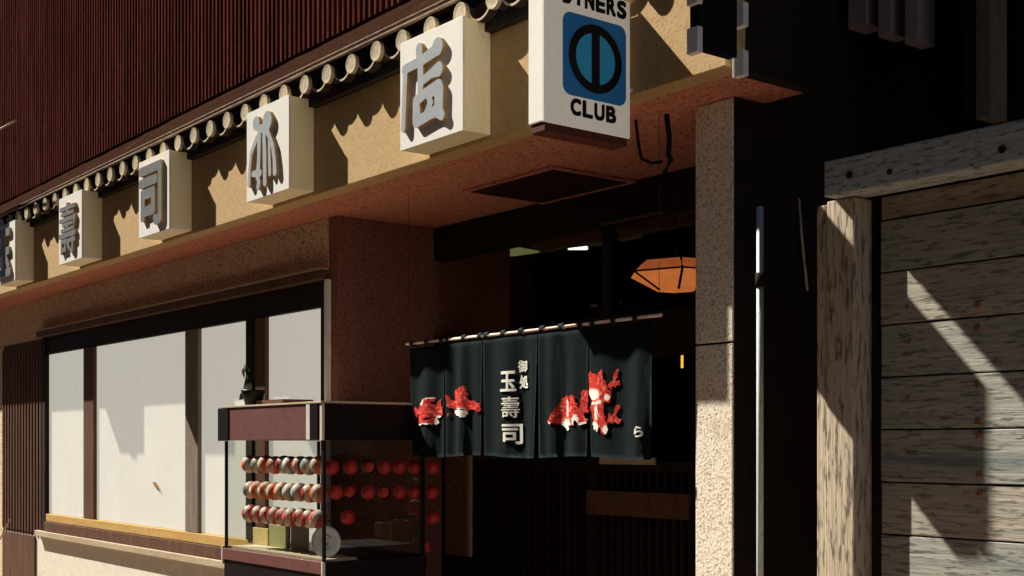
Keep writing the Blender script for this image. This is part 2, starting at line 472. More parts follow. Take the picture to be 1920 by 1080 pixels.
# shutter box of narrow upright slats beside the window
bm = boxes((-12.58, WX0 - 0.10, YW + 0.006, 3.81, WZ0 - 0.055, WZ1 - 0.003))
x = -12.56
while x < WX0 - 0.14:
    box(bm, x, x + 0.035, YW - 0.02, YW + 0.004, WZ0 - 0.03, WZ1 - 0.05)
    x += 0.085
obj('shutter_box', bm, M['brown_wood'], shop)

win = obj('window', boxes((WX0 - 0.095, WX0, YW - 0.02, 3.79, WZ0, WZ1 - 0.003), (WX1 - 0.055, WX1, YW - 0.02, 3.79, WZ0, WZ1 - 0.003),
                          (WX0, WX1 - 0.055, YW - 0.005, 3.79, WZ1 - 0.15, WZ1 - 0.003), bevel=0.004), M['dark_wood'], shop)
obj('window_hood', boxes((WX0 - 0.12, WX1 + 0.01, YW - 0.06, YW - 0.002, WZ1 + 0.0, WZ1 + 0.05), bevel=0.005), M['brown_wood'], win)
obj('hood_strip', boxes((WX0 - 0.12, WX1 + 0.01, YW - 0.064, YW - 0.002, WZ1 + 0.053, WZ1 + 0.064)), M['pale_wood'], win)
obj('edge_trim', boxes((WX1 + 0.004, WX1 + 0.034, YW - 0.03, YW - 0.002, WZ0, WZ1 - 0.003)), M['clip_white'], win)
obj('sill', boxes((WX0 - 0.2, WX1 + 0.01, YW - 0.05, 3.79, WZ0 - 0.055, WZ0 - 0.004), bevel=0.006), M['pale_wood'], win)
obj('sill_rail', boxes((WX0, WX1 - 0.056, YW - 0.03, 3.78, WZ0 - 0.002, WZ0 + 0.08), bevel=0.004), M['brown_wood'], win)
obj('bottom_rail', boxes((WX0 + 0.002, WX1 - 0.058, YW - 0.015, 3.76, WZ0 + 0.083, WZ0 + 0.15), bevel=0.004), M['ochre_wood'], win)
posts = [(at(159, 800, YW).x, at(178, 800, YW).x, 'brown_wood'), (at(350, 800, YW).x, at(374, 800, YW).x, 'grey_wood'),
         (at(467, 800, YW).x, at(479, 800, YW).x, 'dark_wood'), (at(480, 800, YW).x, at(500, 800, YW).x, 'brown_wood')]
for a, b, m in posts:
    obj('mullion', boxes((a, b, YW - 0.012 - (0.012 if m == 'dark_wood' else 0), 3.77, WZ0 + 0.152, WZ1 - 0.153), bevel=0.003), M[m], win)
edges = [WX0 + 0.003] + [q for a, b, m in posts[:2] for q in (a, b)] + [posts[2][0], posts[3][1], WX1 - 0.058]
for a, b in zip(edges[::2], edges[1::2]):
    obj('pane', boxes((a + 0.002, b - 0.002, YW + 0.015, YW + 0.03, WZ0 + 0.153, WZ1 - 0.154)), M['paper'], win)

# return wall beside the entrance
obj('return_wall', boxes((XC - 0.10, XC - 0.012, 3.812, 4.9, 0, ZS + 0.004)), M['return_wall'], shop)
obj('return_strip', boxes((XC - 0.011, XC + 0.012, 4.22, 4.30, 0, ZS + 0.003)), M['return_wall'], shop)

# entrance: head beam, transom with glass, sliding doors
tr = obj('transom', boxes((XC - 0.01, XP0, YD, YD + 0.09, 2.66, ZS + 0.003), (XC - 0.01, XP0, YD - 0.01, YD + 0.09, 2.10, 2.20),
                          (at(1128, 500, YD).x, at(1141, 500, YD).x, YD, YD + 0.08, 2.202, 2.658), bevel=0.003), M['dark_wood'], shop)
obj('transom_rail', boxes((at(1130, 450, YD).x, at(1245, 450, YD).x, YD - 0.012, YD - 0.002, 2.662, 2.675)), M['brown_wood'], tr)
obj('pane', boxes((XC - 0.008, at(1128, 500, YD).x - 0.002, YD + 0.03, YD + 0.036, 2.203, 2.657)), M['glass'], tr)
obj('pane', boxes((at(1141, 500, YD).x + 0.002, XP0 - 0.002, YD + 0.03, YD + 0.036, 2.203, 2.657)), M['glass'], tr)


def door(x0, x1, y):
    bs = [(x0, x0 + 0.07, y, y + 0.04, 0.02, 2.098), (x1 - 0.07, x1, y, y + 0.04, 0.02, 2.098), (x0 + 0.071, x1 - 0.071, y, y + 0.04, 1.98, 2.097),
          (x0 + 0.071, x1 - 0.071, y, y + 0.04, 1.42, 1.47), (x0 + 0.071, x1 - 0.071, y, y + 0.04, 0.02, 0.70)]
    k = x0 + 0.10
    while k < x1 - 0.11:
        bs.append((k, k + 0.018, y + 0.006, y + 0.03, 0.702, 1.418))
        k += 0.055
    d = obj('sliding_door', boxes(*bs), M['dark_wood'], shop)
    obj('pane', boxes((x0 + 0.072, x1 - 0.072, y + 0.031, y + 0.036, 0.703, 1.419)), M['glass'], d)
    obj('upper_pane', boxes((x0 + 0.072, x1 - 0.072, y + 0.018, y + 0.024, 1.472, 1.978)), M['glass'], d)
    return d


d1 = door(XC + 0.0, -4.85, YD + 0.05)
a = at(872, 1000, YD)
obj('edge_strip', boxes((a.x - 0.02, a.x + 0.008, YD + 0.03, YD + 0.048, at(872, 1045, YD).z, at(872, 850, YD).z)), M['pale_wood'], d1)
obj('panel_board', boxes((at(826, 1000, YD).x, a.x - 0.022, YD + 0.034, YD + 0.048, at(872, 1045, YD).z, at(872, 850, YD).z)), M['return_wall'], d1)
d2 = door(-4.90, XP0 - 0.004, YD + 0.004)
a, b = at(1102, 940, YD), at(1300, 940, YD)
obj('kick_board', boxes((a.x, b.x - 0.02, YD - 0.012, YD + 0.002, at(1180, 968, YD).z, at(1180, 922, YD).z)), M['brown_wood'], d2)
a, b = at(1126, 860, YD), at(1230, 860, YD)
obj('pale_strip', boxes((a.x, b.x, YD - 0.008, YD + 0.002, at(1180, 871, YD).z, at(1180, 858, YD).z)), M['pale_wood'], d2)  # pale strip across the door front

# pillar with a joint, and the side wall behind it
pj = at(1340, 644, 3.57).z
pil = obj('pillar', boxes((XP0, XP1, 3.57, 3.76, 0, pj - 0.004), (XP0, XP1, 3.57, 3.76, pj + 0.004, ZS + 0.004), bevel=0.004), M['pillar'], shop)
obj('joint', boxes((XP0 + 0.006, XP1 - 0.006, 3.576, 3.754, pj - 0.0035, pj + 0.0035)), M['side_wall'], pil)
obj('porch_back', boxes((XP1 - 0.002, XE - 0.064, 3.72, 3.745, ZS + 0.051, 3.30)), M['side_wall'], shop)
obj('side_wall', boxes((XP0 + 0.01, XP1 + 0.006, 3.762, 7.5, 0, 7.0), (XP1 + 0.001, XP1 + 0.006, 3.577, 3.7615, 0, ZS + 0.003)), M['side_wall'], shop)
# dark room inside
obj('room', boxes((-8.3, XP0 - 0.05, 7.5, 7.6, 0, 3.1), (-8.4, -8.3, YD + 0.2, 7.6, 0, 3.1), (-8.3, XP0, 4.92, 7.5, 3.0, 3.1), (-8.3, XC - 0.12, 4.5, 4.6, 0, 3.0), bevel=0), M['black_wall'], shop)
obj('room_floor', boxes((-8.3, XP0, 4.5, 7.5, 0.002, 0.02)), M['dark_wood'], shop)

# upper storey: corrugated sheet, its rails, the sloping pent roof and the eave of round tiles
YU, ZU = 3.75, 3.93
bm = bmesh.new()
x, k, prev = -17.5, 0, None
pitch = 0.058
prof = [(0.0, 0.0), (0.30, 0.0), (0.34, -0.034), (0.70, -0.034), (0.74, 0.0)]
xs = []
while x < -1.9:
    for fx, dy in prof:
        xs.append((x + fx * pitch, YU + dy + (random.random() - 0.5) * 0.002))
    x += pitch
for (xx, yy) in xs:
    cur = (bm.verts.new((xx, yy, ZU)), bm.verts.new((xx, yy, 7.2)))
    if prev:
        bm.faces.new((prev[0], cur[0], cur[1], prev[1]))
    prev = cur
obj('corrugated_wall', bm, M['corrugated'], shop)
obj('upper_back', boxes((-17.5, -1.9, YU + 0.012, YU + 0.2, ZU - 0.1, 7.2)), M['side_wall'], shop)
bm = bmesh.new()
ye, ze = 3.17, 3.455
n = 60
prev = None
for i in range(n + 1):
    xx = -17 + (17 + XE + 0.05) * i / n
    cur = [bm.verts.new((xx, ye + (YU + 0.01 - ye) * t + random.uniform(-.004, .004), ze + (ZU + 0.01 - ze) * t + random.uniform(-.006, .006))) for t in (0, 0.35, 0.7, 1)]
    cur += [bm.verts.new((xx, YU + 0.01, ZU - 0.03)), bm.verts.new((xx, ye, ze - 0.02))]
    if prev:
        for j in range(6):
            bm.faces.new((prev[j], cur[j], cur[(j + 1) % 6], prev[(j + 1) % 6]))
    prev = cur
obj('pent_roof', bm, M['pent_roof'], shop)
obj('roof_flashing', boxes((-17, XE + 0.04, 3.145, 3.165, 3.452, 3.459), (-17, XE + 0.04, 3.15, 3.168, 3.478, 3.483)), M['flashing'], shop)
obj('eave_board', boxes((-17, XE + 0.02, 3.215, YF + 0.09, 3.302, 3.43)), M['tile_dark'], shop)

TILE_X0, TP = -4.167 + 4 * 0.2265, 0.2265
bm = bmesh.new()
# round end disc and barrel
n = 20
r = 0.046
for rr, yy0, yy1 in ((r, 3.150, 3.30),):
    ring = [[bm.verts.new((q * math.cos(2 * math.pi * k / n), yy, q * math.sin(2 * math.pi * k / n))) for k in range(n)]
            for q, yy in ((rr * 0.70, yy0 + 0.002), (rr * 0.80, yy0 + 0.001), (rr, yy0), (rr, yy0 + 0.02), (rr * 0.86, yy0 + 0.022), (rr * 0.86, yy1))]
    bm.faces.new(ring[0])
    for i, (a, b) in enumerate(zip(ring, ring[1:])):
        for k in range(n):
            bm.faces.new((a[k], a[(k + 1) % n], b[(k + 1) % n], b[k])).material_index = 1 if i >= 3 else 0  # barrel darker than the disc: its shade is put into the colour
tile_mesh = None
lip = bmesh.new()
m_ = 12
rows = []
for k in range(m_ + 1):
    a = math.pi * k / m_
    cx, cz = TP / 2 - math.cos(a) * 0.074, 0.018 - math.sin(a) * 0.066
    ox, oz = -math.cos(a), -math.sin(a)
    rows.append([lip.verts.new((cx, 3.172, cz)), lip.verts.new((cx + ox * 0.010, 3.172, cz + oz * 0.010)), lip.verts.new((cx + ox * 0.010, 3.29, cz + oz * 0.010)), lip.verts.new((cx, 3.29, cz))])
for a, b in zip(rows, rows[1:]):
    for j in range(4):
        lip.faces.new((a[j], b[j], b[(j + 1) % 4], a[(j + 1) % 4])).material_index = 0 if j == 0 else 1  # front rim stays pale; shade inside the pan is put into the colour
lip.faces.new(rows[0])
lip.faces.new(rows[-1])
nt_ = int((17 + TILE_X0) / TP)
first = obj('roof_tile', bm, [M['tile'], M['tile_dark']], None)
flip = obj('tile_pan', lip, [M['lip'], M['tile_dark']], None)
for i in range(nt_):
    t_ = first if i == 0 else first.copy()
    l_ = flip if i == 0 else flip.copy()
    if i:
        COL.objects.link(t_)
        COL.objects.link(l_)
    t_.parent = shop
    t_.location = Vector((TILE_X0 - i * TP + random.uniform(-.004, .004), 0, 3.392 + random.uniform(-.003, .003))) - shop.location
    l_.parent = t_


# ------------------------------------------------------------------ the five raised-character signs under the eave
ST_TEN = [([(0.36, 0.05), (0.37, 0.16)], [0.065, 0.06]), ([(0.05, 0.22), (0.4, 0.20), (0.70, 0.15)], [0.055, 0.06, 0.075]), ([(0.74, 0.12)], 0.105),
          ([(0.07, 0.24), (0.04, 0.6), (0.02, 0.90)], [0.045, 0.045, 0.045]), ([(0.39, 0.2), (0.39, 0.62)], [0.06, 0.055]),
          ([(0.40, 0.44), (0.62, 0.39), (0.76, 0.375)], [0.05, 0.055, 0.085]), ([(0.30, 0.64), (0.31, 0.86)], [0.07, 0.085]),
          ([(0.30, 0.64), (0.5, 0.585), (0.75, 0.575)], [0.06, 0.06, 0.09]), ([(0.77, 0.60), (0.76, 0.84), (0.82, 0.90)], [0.085, 0.085, 0.06]),
          ([(0.31, 0.88), (0.6, 0.84), (0.76, 0.83)], [0.065, 0.065, 0.07]), ([(0.55, 0.60), (0.60, 0.72), (0.5, 0.82)], [0.05, 0.05, 0.04])]
ST_HON = [([(0.28, 0.09)], 0.10), ([(0.62, 0.12)], 0.135), ([(0.28, 0.14), (0.45, 0.2), (0.62, 0.14)], [0.05, 0.055, 0.06]),
          ([(0.38, 0.2), (0.36, 0.6), (0.33, 0.84)], [0.055, 0.05, 0.06]), ([(0.52, 0.22), (0.54, 0.55), (0.55, 0.96)], [0.05, 0.055, 0.05]),
          ([(0.30, 0.3), (0.12, 0.48), (0.07, 0.7), (0.05, 0.9)], [0.045, 0.04, 0.035, 0.05]),
          ([(0.62, 0.26), (0.78, 0.48), (0.84, 0.7), (0.85, 0.86)], [0.05, 0.045, 0.045, 0.055]),
          ([(0.68, 0.42), (0.70, 0.86)], [0.035, 0.04]), ([(0.18, 0.78), (0.40, 0.80)], [0.045, 0.05]), ([(0.36, 0.92), (0.34, 0.98)], [0.05, 0.05])]
signs = [('店', None, ST_TEN, 'white box sign carrying a fat blue-grey 店, beside the credit card sign'),
         ('本', None, ST_HON, 'white box sign with a raised 本 of long drooping strokes'),
         ('司', 0.05, None, 'white box sign with a raised 司 hooked along its edge, between 本 and 壽'),
         ('壽', 0.02, None, 'white box sign with a dense many-stroked raised 壽'),
         ('玉', 0.05, None, 'white box sign with a raised 玉, cut by the edge of the photo')]
BW, BD = 0.475, 0.15
for i, (ch, grow, strokes, label) in enumerate(signs):
    xr = -4.303 - 1.5235 * i
    z0, z1 = 2.872, 3.308 - 0.004
    pt = at(869, 264, YF - BD)
    z0 = 2.868
    z1 = 3.345
    t_ = thing('character_sign', label, 'sign', (xr - BW / 2, YF - BD / 2, z0), 'raised character signs under the eave')
    bm = boxes((xr - BW, xr, YF - BD + 0.012, YF - 0.003, z0, z1), bevel=0.004)
    obj('sign_body', bm, M['sign_side'], t_)
    obj('sign_face', boxes((xr - BW - 0.002, xr + 0.002, YF - BD, YF - BD + 0.011, z0 - 0.002, z1 + 0.002), bevel=0.002), M['sign_white'], t_)
    fld = sdf_strokes(strokes, 84) if strokes else sdf_glyph(ch, 84, grow=grow)
    sx, sz = (0.78, 0.80) if strokes else (0.70, 0.76)

    def place(s, v, h, xr=xr, z0=z0, z1=z1, sx=sx, sz=sz):
        return (xr - BW + BW * (0.5 - sx / 2 + (s) * sx) - 0.01, YF - BD - 0.019 - h, z1 - (z1 - z0) * (0.5 - sz / 2 + v * sz))
    obj('character', cut(fld, place, 0.0195, None, 1), [M['letter' if strokes else 'letter_dark'], M['letter_side']], t_)

# ------------------------------------------------------------------ the hanging credit card sign (its face looks along the street)
XK, YK0, YK1, ZK0, ZK1 = -3.43, 2.822, 3.235, 2.685, 3.19
card = thing('card_sign', 'hanging white light box with a blue emblem and DINERS CLUB lettering', 'sign', (XK - 0.05, 3.03, ZK0))
obj('casing', boxes((XK - 0.092, XK - 0.012, YK0 + 0.004, YK1 - 0.004, ZK0 + 0.004, ZK1 - 0.004), bevel=0.004), M['card_edge'], card)
obj('face_panel', boxes((XK - 0.010, XK, YK0, YK1, ZK0, ZK1), bevel=0.004), M['card_face'], card)
obj('bottom_tray', boxes((XK - 0.085, XK - 0.006, YK0 + 0.01, YK1 - 0.01, ZK0 - 0.03, ZK0 + 0.003), bevel=0.004), M['rust'], card)
obj('bracket', boxes((XK - 0.05, XK - 0.03, YK1 - 0.004, YF + 0.001, 2.90, 2.94), (XK - 0.05, XK - 0.03, YK1 - 0.004, YF + 0.001, 3.05, 3.09)), M['wire'], card)
obj('bracket_bolt', boxes((XK - 0.02, XK - 0.0, YK1 + 0.002, YK1 + 0.02, 2.86, 2.875)), M['clip_white'], card)
ky = lambda px, py: on_side(px, py, XK)
c0, c1 = ky(1055, 100), ky(1173, 100)
zc0, zc1 = ky(1114, 188).z, ky(1114, 35).z
g = np.linspace(-0.06, 1.06, 80)
S, V = np.meshgrid(g, g)


def rrect(hw, hh, r, S=S, V=V):
    qx, qy = np.abs(S - 0.5) - hw + r, np.abs(V - 0.5) - hh + r
    return np.hypot(np.maximum(qx, 0), np.maximum(qy, 0)) + np.minimum(np.maximum(qx, qy), 0) - r


def kplace(h0):
    return lambda s, v, h: (XK + h0 + h, c0.y + (c1.y - c0.y) * s, zc1 - (zc1 - zc0) * v)


rad = np.hypot(S - 0.5, V - 0.5)
emb = obj('emblem', cut((g, rrect(0.5, 0.5, 0.12)), kplace(0.0025), 0.003), M['card_blue'], card)
obj('emblem_disc', cut((g, rad - 0.36), kplace(0.0045), 0.0025), M['card_teal'], emb)
obj('emblem_ring', cut((g, np.minimum(np.abs(rad - 0.365) - 0.052, np.maximum(np.abs(S - 0.5) - 0.062, rad - 0.36))), kplace(0.0065), 0.0025), M['ink'], emb)


def word(body, ya, yb, za, zb, parent, grow=0.09):
    n = len(body)
    for k, ch in enumerate(body):
        w_ = (yb - ya) / n
        a, b = ya + k * w_ + w_ * 0.07, ya + (k + 1) * w_ - w_ * 0.07
        if ch == 'I':
            a, b = (a + b) / 2 - w_ * 0.15, (a + b) / 2 + w_ * 0.15
        pl = lambda s, v, h, a=a, b=b: (XK + 0.003 + h, a + (b - a) * (0.06 + s * 0.88), zb - (zb - za) * v)
        if ch == 'I':
            gg = np.linspace(-0.1, 1.1, 30)
            S_, V_ = np.meshgrid(gg, gg)
            fl = (gg, np.maximum(np.abs(S_ - 0.5), np.abs(V_ - 0.5)) - 0.5)
        else:
            fl = sdf_glyph(ch, 44, grow=grow)
        obj('letter', cut(fl, pl, 0.0035), M['ink'], parent)


a, b = ky(1068, 205), ky(1156, 205)
word('CLUB', a.y, b.y, ky(1112, 222).z, ky(1112, 194).z, card)
a, b = ky(1053, 10), ky(1175, 10)
word('DINERS', a.y, b.y, ky(1114, 19).z, ky(1114, -11).z, card)

# bigger signs further along the wall and above, outside the picture; they throw the shadows on the fence and the window
t_ = thing('tall_wall_sign', 'tall upright projecting sign mounted above the credit card sign', 'sign', (-3.48, 3.0, 3.385))
obj('sign_body', boxes((-3.54, -3.43, 2.50, 2.975, 3.385, 5.2), bevel=0.006), M['card_edge'], t_)
t_ = thing('projecting_sign', 'white projecting sign on the shop front beyond the 玉 sign', 'sign', (-11.26, 2.95, 3.62))
obj('sign_body', boxes((-11.31, -11.21, 2.80, 3.11, 3.56, 4.4), bevel=0.006), M['card_edge'], t_)

# black upright signboard with white edge brackets at the corner of the porch
XB = -2.885
y0, y1 = on_side(1318, 50, XB).y, on_side(1383, 50, XB).y
t_ = thing('upright_signboard', 'black upright signboard with white brackets on both edges, at the porch corner', 'sign', (XB - 0.03, (y0 + y1) / 2, 2.9))
obj('board', boxes((XB - 0.05, XB - 0.01, y0 - 0.01, y1 + 0.01, 2.855, 5.0), bevel=0.004), M['black_wall'], t_)
for (pa, pb, ya, yb) in ((1297, 1318, 50, 96), (1383, 1404, 95, 140), (1383, 1404, 5, 47), (1297, 1318, -40, 4)):
    qa, qb = on_side(pa + 11, yb, XB), on_side(pb, ya, XB)
    obj('bracket', boxes((XB - 0.050, XB, qa.y, qb.y, qa.z, qb.z), bevel=0.003), M['clip_white'], t_)

# ------------------------------------------------------------------ the split door curtain
YN = 3.50
ZR, ZN = at(1000, 623, 3.50).z, at(1000, 857, 3.50).z
nor = thing('shop_curtain', 'blue-black split shop curtain with red goldfish and white 玉壽司 lettering in the entrance', 'curtain', (-4.3, YN, ZN))


def fold(x, z):
    t = (ZR - z) / (ZR - ZN)
    return YN + (0.006 + 0.009 * t) * (math.sin(x * 38 + 1.3 * math.sin(x * 9)) * 0.6 + 0.5 * math.sin(x * 21.3 + t * 1.5)) - 0.01


rod = bmesh.new()
tube(rod, [(at(762, 640, YN).x, YN, ZR + 0.012), (-4.4, YN, ZR + 0.008), (at(1240, 600, YN).x, YN, ZR + 0.012)], 0.007, 10)
obj('rod', rod, M['rod'], nor)
bm = bmesh.new()
tube(bm, [(at(766, 640, YN).x, YN, ZR + 0.002), (at(766, 640, YN).x, YN, ZS + 0.01)], 0.0009, 6)
tube(bm, [(at(1236, 600, YN).x, YN, ZR + 0.002), (at(1236, 600, YN).x, YN, ZS + 0.01)], 0.0009, 6)
obj('hanging_cord', bm, M['wire'], nor)
bounds = [at(q, 700, YN).x for q in (770, 837, 908, 1012, 1107, 1226)]
panels = []
for x0, x1 in zip(bounds, bounds[1:]):
    bm = bmesh.new()
    nx, nz = 34, 26
    gr = []
    for j in range(nz + 1):
        z = ZR - 0.012 - (ZR - 0.012 - ZN) * j / nz
        t = j / nz
        gap = 0.003 + 0.010 * t
        gr.append([bm.verts.new((xx, fold(xx, z), z + 0.006 * t * math.sin(xx * 9))) for xx in [x0 + gap + (x1 - x0 - 2 * gap) * i / nx for i in range(nx + 1)]])
    for a, b in zip(gr, gr[1:]):
        for i in range(nx):
            bm.faces.new((a[i], a[i + 1], b[i + 1], b[i])).smooth = True
    res = bmesh.ops.solidify(bm, geom=list(bm.faces), thickness=0.003)
    # loops that carry the cloth on the rod
    k = x0 + 0.008
    while k < x1 - 0.03:
        ring = [[bm.verts.new((xx, YN + math.cos(a) * q, ZR + 0.01 + math.sin(a) * q * 1.15)) for a in [math.pi * 2 * s / 12 for s in range(12)]] for xx in (k, k + 0.030) for q in (0.0135,)]
        for s in range(12):
            bm.faces.new((ring[0][s], ring[0][(s + 1) % 12], ring[1][(s + 1) % 12], ring[1][s]))
        k += 0.128
    panels.append(obj('cloth_panel', bm, M['cloth'], nor))


def nplace(pxa, pxb, pya, pyb, off=0.006):
    a, b = at(pxa, pya, YN), at(pxb, pyb, YN)
    zt, zb = at((pxa + pxb) / 2, pya, YN).z, at((pxa + pxb) / 2, pyb, YN).z

    def pl(s, v, h):
        x, z = a.x + (b.x - a.x) * s, zt + (zb - zt) * v
        return (x, fold(x, z) - off - h, z)
    return pl


for ch, q, gw in (('玉', (946, 971, 697, 733), 0.035), ('壽', (948, 976, 744, 783), 0.008), ('司', (950, 980, 796, 832), 0.03),
                  ('御', (975, 991, 676, 698), 0.02), ('処', (977, 993, 704, 728), 0.03)):
    obj('lettering', cut(sdf_glyph(ch, 60, grow=gw), nplace(*q), 0.003), M['print_white'], panels[2])
obj('lettering', cut(sdf_glyph('ら', 44, grow=0.05), nplace(1199, 1212, 800, 819), 0.003), M['print_white'], panels[4])


M['print_orange'] = mat('pale_vermilion_cloth_dye', (0.78, 0.20, 0.10), (0.62, 0.10, 0.06), 0.9, 60, 0.8, 0.3, 200, (0.8, 0.5, 0.35))
M['print_dark'] = mat('crimson_cloth_dye', (0.36, 0.012, 0.016), (0.26, 0.01, 0.012), 0.9, 60, 0.8)


def fish(pxs, strokes, cream, panel):
    g, d = sdf_strokes(strokes, 110, 0.08)
    rng = np.random.default_rng(int(pxs[0]))
    coarse = rng.random((24, 24))
    ii = np.linspace(0, 22.99, 110)
    a, b = np.meshgrid(ii.astype(int), ii.astype(int))
    fa, fb = np.meshgrid(ii % 1, ii % 1)
    nz = coarse[b, a] * (1 - fa) * (1 - fb) + coarse[b, a + 1] * fa * (1 - fb) + coarse[b + 1, a] * (1 - fa) * fb + coarse[b + 1, a + 1] * fa * fb
    d = d + (nz - 0.5) * 0.09

    def at_(s, v):
        k = lambda q: int(np.clip((q + 0.08) / 1.16 * 109, 0, 109))
        return nz[k(v), k(s)]

    def mf(s, v):
        q = at_(s, v)
        for c in cream:
            e = (s - c[0]) ** 2 / c[2] ** 2 + (v - c[1]) ** 2 / c[3] ** 2
            if e < 0.7 + q * 0.6:
                return 1
            if e < 1.2 + q:
                return 2 if q > 0.35 else 0
        return 3 if q < 0.30 else (2 if q > 0.74 else 0)
    obj('goldfish', cut((g, d), nplace(*pxs), 0.003, mf), [M['print_red'], M['print_white'], M['print_orange'], M['print_dark']], panel)


fish((777, 834, 744, 800), [([(0.04, 0.3), (0.12, 0.5), (0.06, 0.72)], [0.02, 0.08, 0.03]), ([(0.18, 0.5), (0.5, 0.45)], [0.08, 0.2]), ([(0.5, 0.45), (0.78, 0.5)], [0.26, 0.22]),
                            ([(0.36, 0.22), (0.45, 0.1), (0.7, 0.1)], [0.05, 0.05, 0.06]), ([(0.35, 0.7), (0.3, 0.92)], [0.12, 0.06]), ([(0.4, 0.85), (0.75, 0.82)], [0.06, 0.1]), ([(0.86, 0.25), (0.92, 0.12)], [0.07, 0.03])],
     [(0.88, 0.85, 0.16, 0.22), (0.36, 0.14, 0.07, 0.14), (0.6, 0.03, 0.22, 0.05), (0.5, 0.98, 0.3, 0.1)], panels[0])
fish((841, 906, 728, 786), [([(0.02, 0.25), (0.12, 0.5)], [0.03, 0.09]), ([(0.1, 0.52), (0.4, 0.5)], [0.1, 0.16]), ([(0.3, 0.1), (0.36, 0.45)], [0.06, 0.13]), ([(0.5, 0.04), (0.5, 0.5)], [0.1, 0.14]),
                            ([(0.4, 0.5), (0.85, 0.6)], [0.18, 0.13]), ([(0.92, 0.55), (0.95, 0.72)], [0.06, 0.06]), ([(0.3, 0.75), (0.5, 0.82)], [0.08, 0.12]), ([(0.06, 0.8), (0.05, 0.9)], [0.04, 0.03])],
     [(0.45, 0.82, 0.2, 0.18), (0.24, 0.8, 0.06, 0.12)], panels[1])
fish((1034, 1107, 738, 802), [([(0.06, 0.8), (0.4, 0.2)], [0.06, 0.1]), ([(0.40, 0.14), (0.42, 0.7)], [0.06, 0.26]), ([(0.2, 0.75), (0.4, 0.78)], [0.12, 0.14]), ([(0.6, 0.1), (0.68, 0.6)], [0.05, 0.16]),
                              ([(0.72, 0.55), (0.86, 0.8)], [0.12, 0.13]), ([(0.92, 0.0), (0.9, 0.5)], [0.08, 0.1]), ([(0.42, 0.9), (0.44, 0.98)], [0.1, 0.07]), ([(0.6, 0.8), (0.62, 0.85)], [0.09, 0.08])],
     [(0.44, 0.95, 0.14, 0.22), (0.70, 0.78, 0.08, 0.14), (0.46, 0.45, 0.03, 0.3), (0.04, 0.9, 0.04, 0.08), (0.88, 0.9, 0.1, 0.06)], panels[3])
fish((1106, 1168, 694, 808), [([(0.08, 0.06), (0.2, 0.3)], [0.05, 0.16]), ([(0.45, 0.04), (0.4, 0.3)], [0.06, 0.18]), ([(0.2, 0.2), (0.45, 0.35)], [0.16, 0.18]), ([(0.3, 0.4), (0.62, 0.42)], [0.16, 0.1]),
                              ([(0.78, 0.22), (0.88, 0.02)], [0.06, 0.03]), ([(0.7, 0.25), (0.9, 0.22)], [0.06, 0.04]), ([(0.2, 0.6), (0.3, 0.9)], [0.09, 0.09]), ([(0.38, 0.58), (0.5, 0.92)], [0.11, 0.1]),
                              ([(0.2, 0.58), (0.45, 0.6)], [0.08, 0.09]), ([(0.72, 0.82), (0.9, 0.62)], [0.05, 0.04]), ([(0.7, 0.8), (0.92, 0.84)], [0.07, 0.05]), ([(0.55, 0.98), (0.6, 0.96)], [0.07, 0.05])],
     [(0.2, 0.4, 0.2, 0.09), (0.25, 0.52, 0.2, 0.04), (0.25, 0.95, 0.12, 0.1), (0.6, 0.98, 0.1, 0.08), (0.3, 0.7, 0.05, 0.12), (0.62, 0.45, 0.08, 0.05)], panels[4])

# ------------------------------------------------------------------ the glass show case
XS0, XS1, YS0, YS1 = -6.40, -5.315, 3.01, 3.60
ZT, ZH, ZB = 1.761, 1.576, 0.992
case = thing('show_case', 'glass show case with maroon wooden top and base, standing in front of the entrance', 'display case', ((XS0 + XS1) / 2, (YS0 + YS1) / 2, 0))
obj('base', boxes((XS0, XS1 - 0.004, YS0 + 0.004, YS1, 0.002, ZB - 0.062)), M['case_dark'], case)
obj('base_rail', boxes((XS0 - 0.006, XS1 - 0.012, YS0 - 0.004, YS1 + 0.004, ZB - 0.06, ZB), bevel=0.003), M['case_wood'], case)
obj('corner_trim', boxes((XS1 - 0.011, XS1, YS0 - 0.004, YS0 + 0.012, 0.1, ZB)), M['chrome'], case)
obj('side_rail', boxes((XS1 - 0.011, XS1 - 0.001, YS0 + 0.014, YS1 + 0.004, ZB - 0.06, ZB - 0.0005)), M['case_dark'], case)
obj('case_floor', boxes((XS0 + 0.02, XS1 - 0.02, YS0 + 0.201, YS1 - 0.02, ZB + 0.0005, ZB + 0.010)), M['case_dark'], case)  # dark floor behind the gravel: shadow of the top put into its colour
obj('corner_trim', boxes((XS0 - 0.018, XS0 - 0.008, YS0 - 0.004, YS0 + 0.012, ZB - 0.085, ZB + 0.012)), M['chrome'], case)
top = obj('top', boxes((XS0 - 0.03, XS1 - 0.012, YS0 - 0.012, YS1 + 0.012, ZH, ZT - 0.012), bevel=0.003), M['case_wood'], case)
obj('top_edge', boxes((XS0 - 0.036, XS1 + 0.012, YS0 - 0.018, YS1 + 0.018, ZT - 0.010, ZT), bevel=0.002), M['pale_wood'], top)
obj('end_board', boxes((XS1 - 0.010, XS1 + 0.008, YS0 + 0.004, YS1 + 0.012, ZH - 0.002, ZT - 0.012)), M['case_dark'], top)
obj('end_board', boxes((XS0 - 0.034, XS0 + 0.09, YS0 - 0.018, YS0 - 0.0125, ZH - 0.002, ZT - 0.012)), M['case_dark'], top)
obj('corner_strip', boxes((XS1 - 0.135, XS1 - 0.10, YS0 - 0.017, YS0 - 0.0125, ZH + 0.002, ZT - 0.013)), M['chrome'], top)
obj('corner_strip', boxes((XS1 - 0.098, XS1 - 0.026, YS0 - 0.017, YS0 - 0.0125, ZH + 0.002, ZT - 0.013)), M['case_dark'], top)
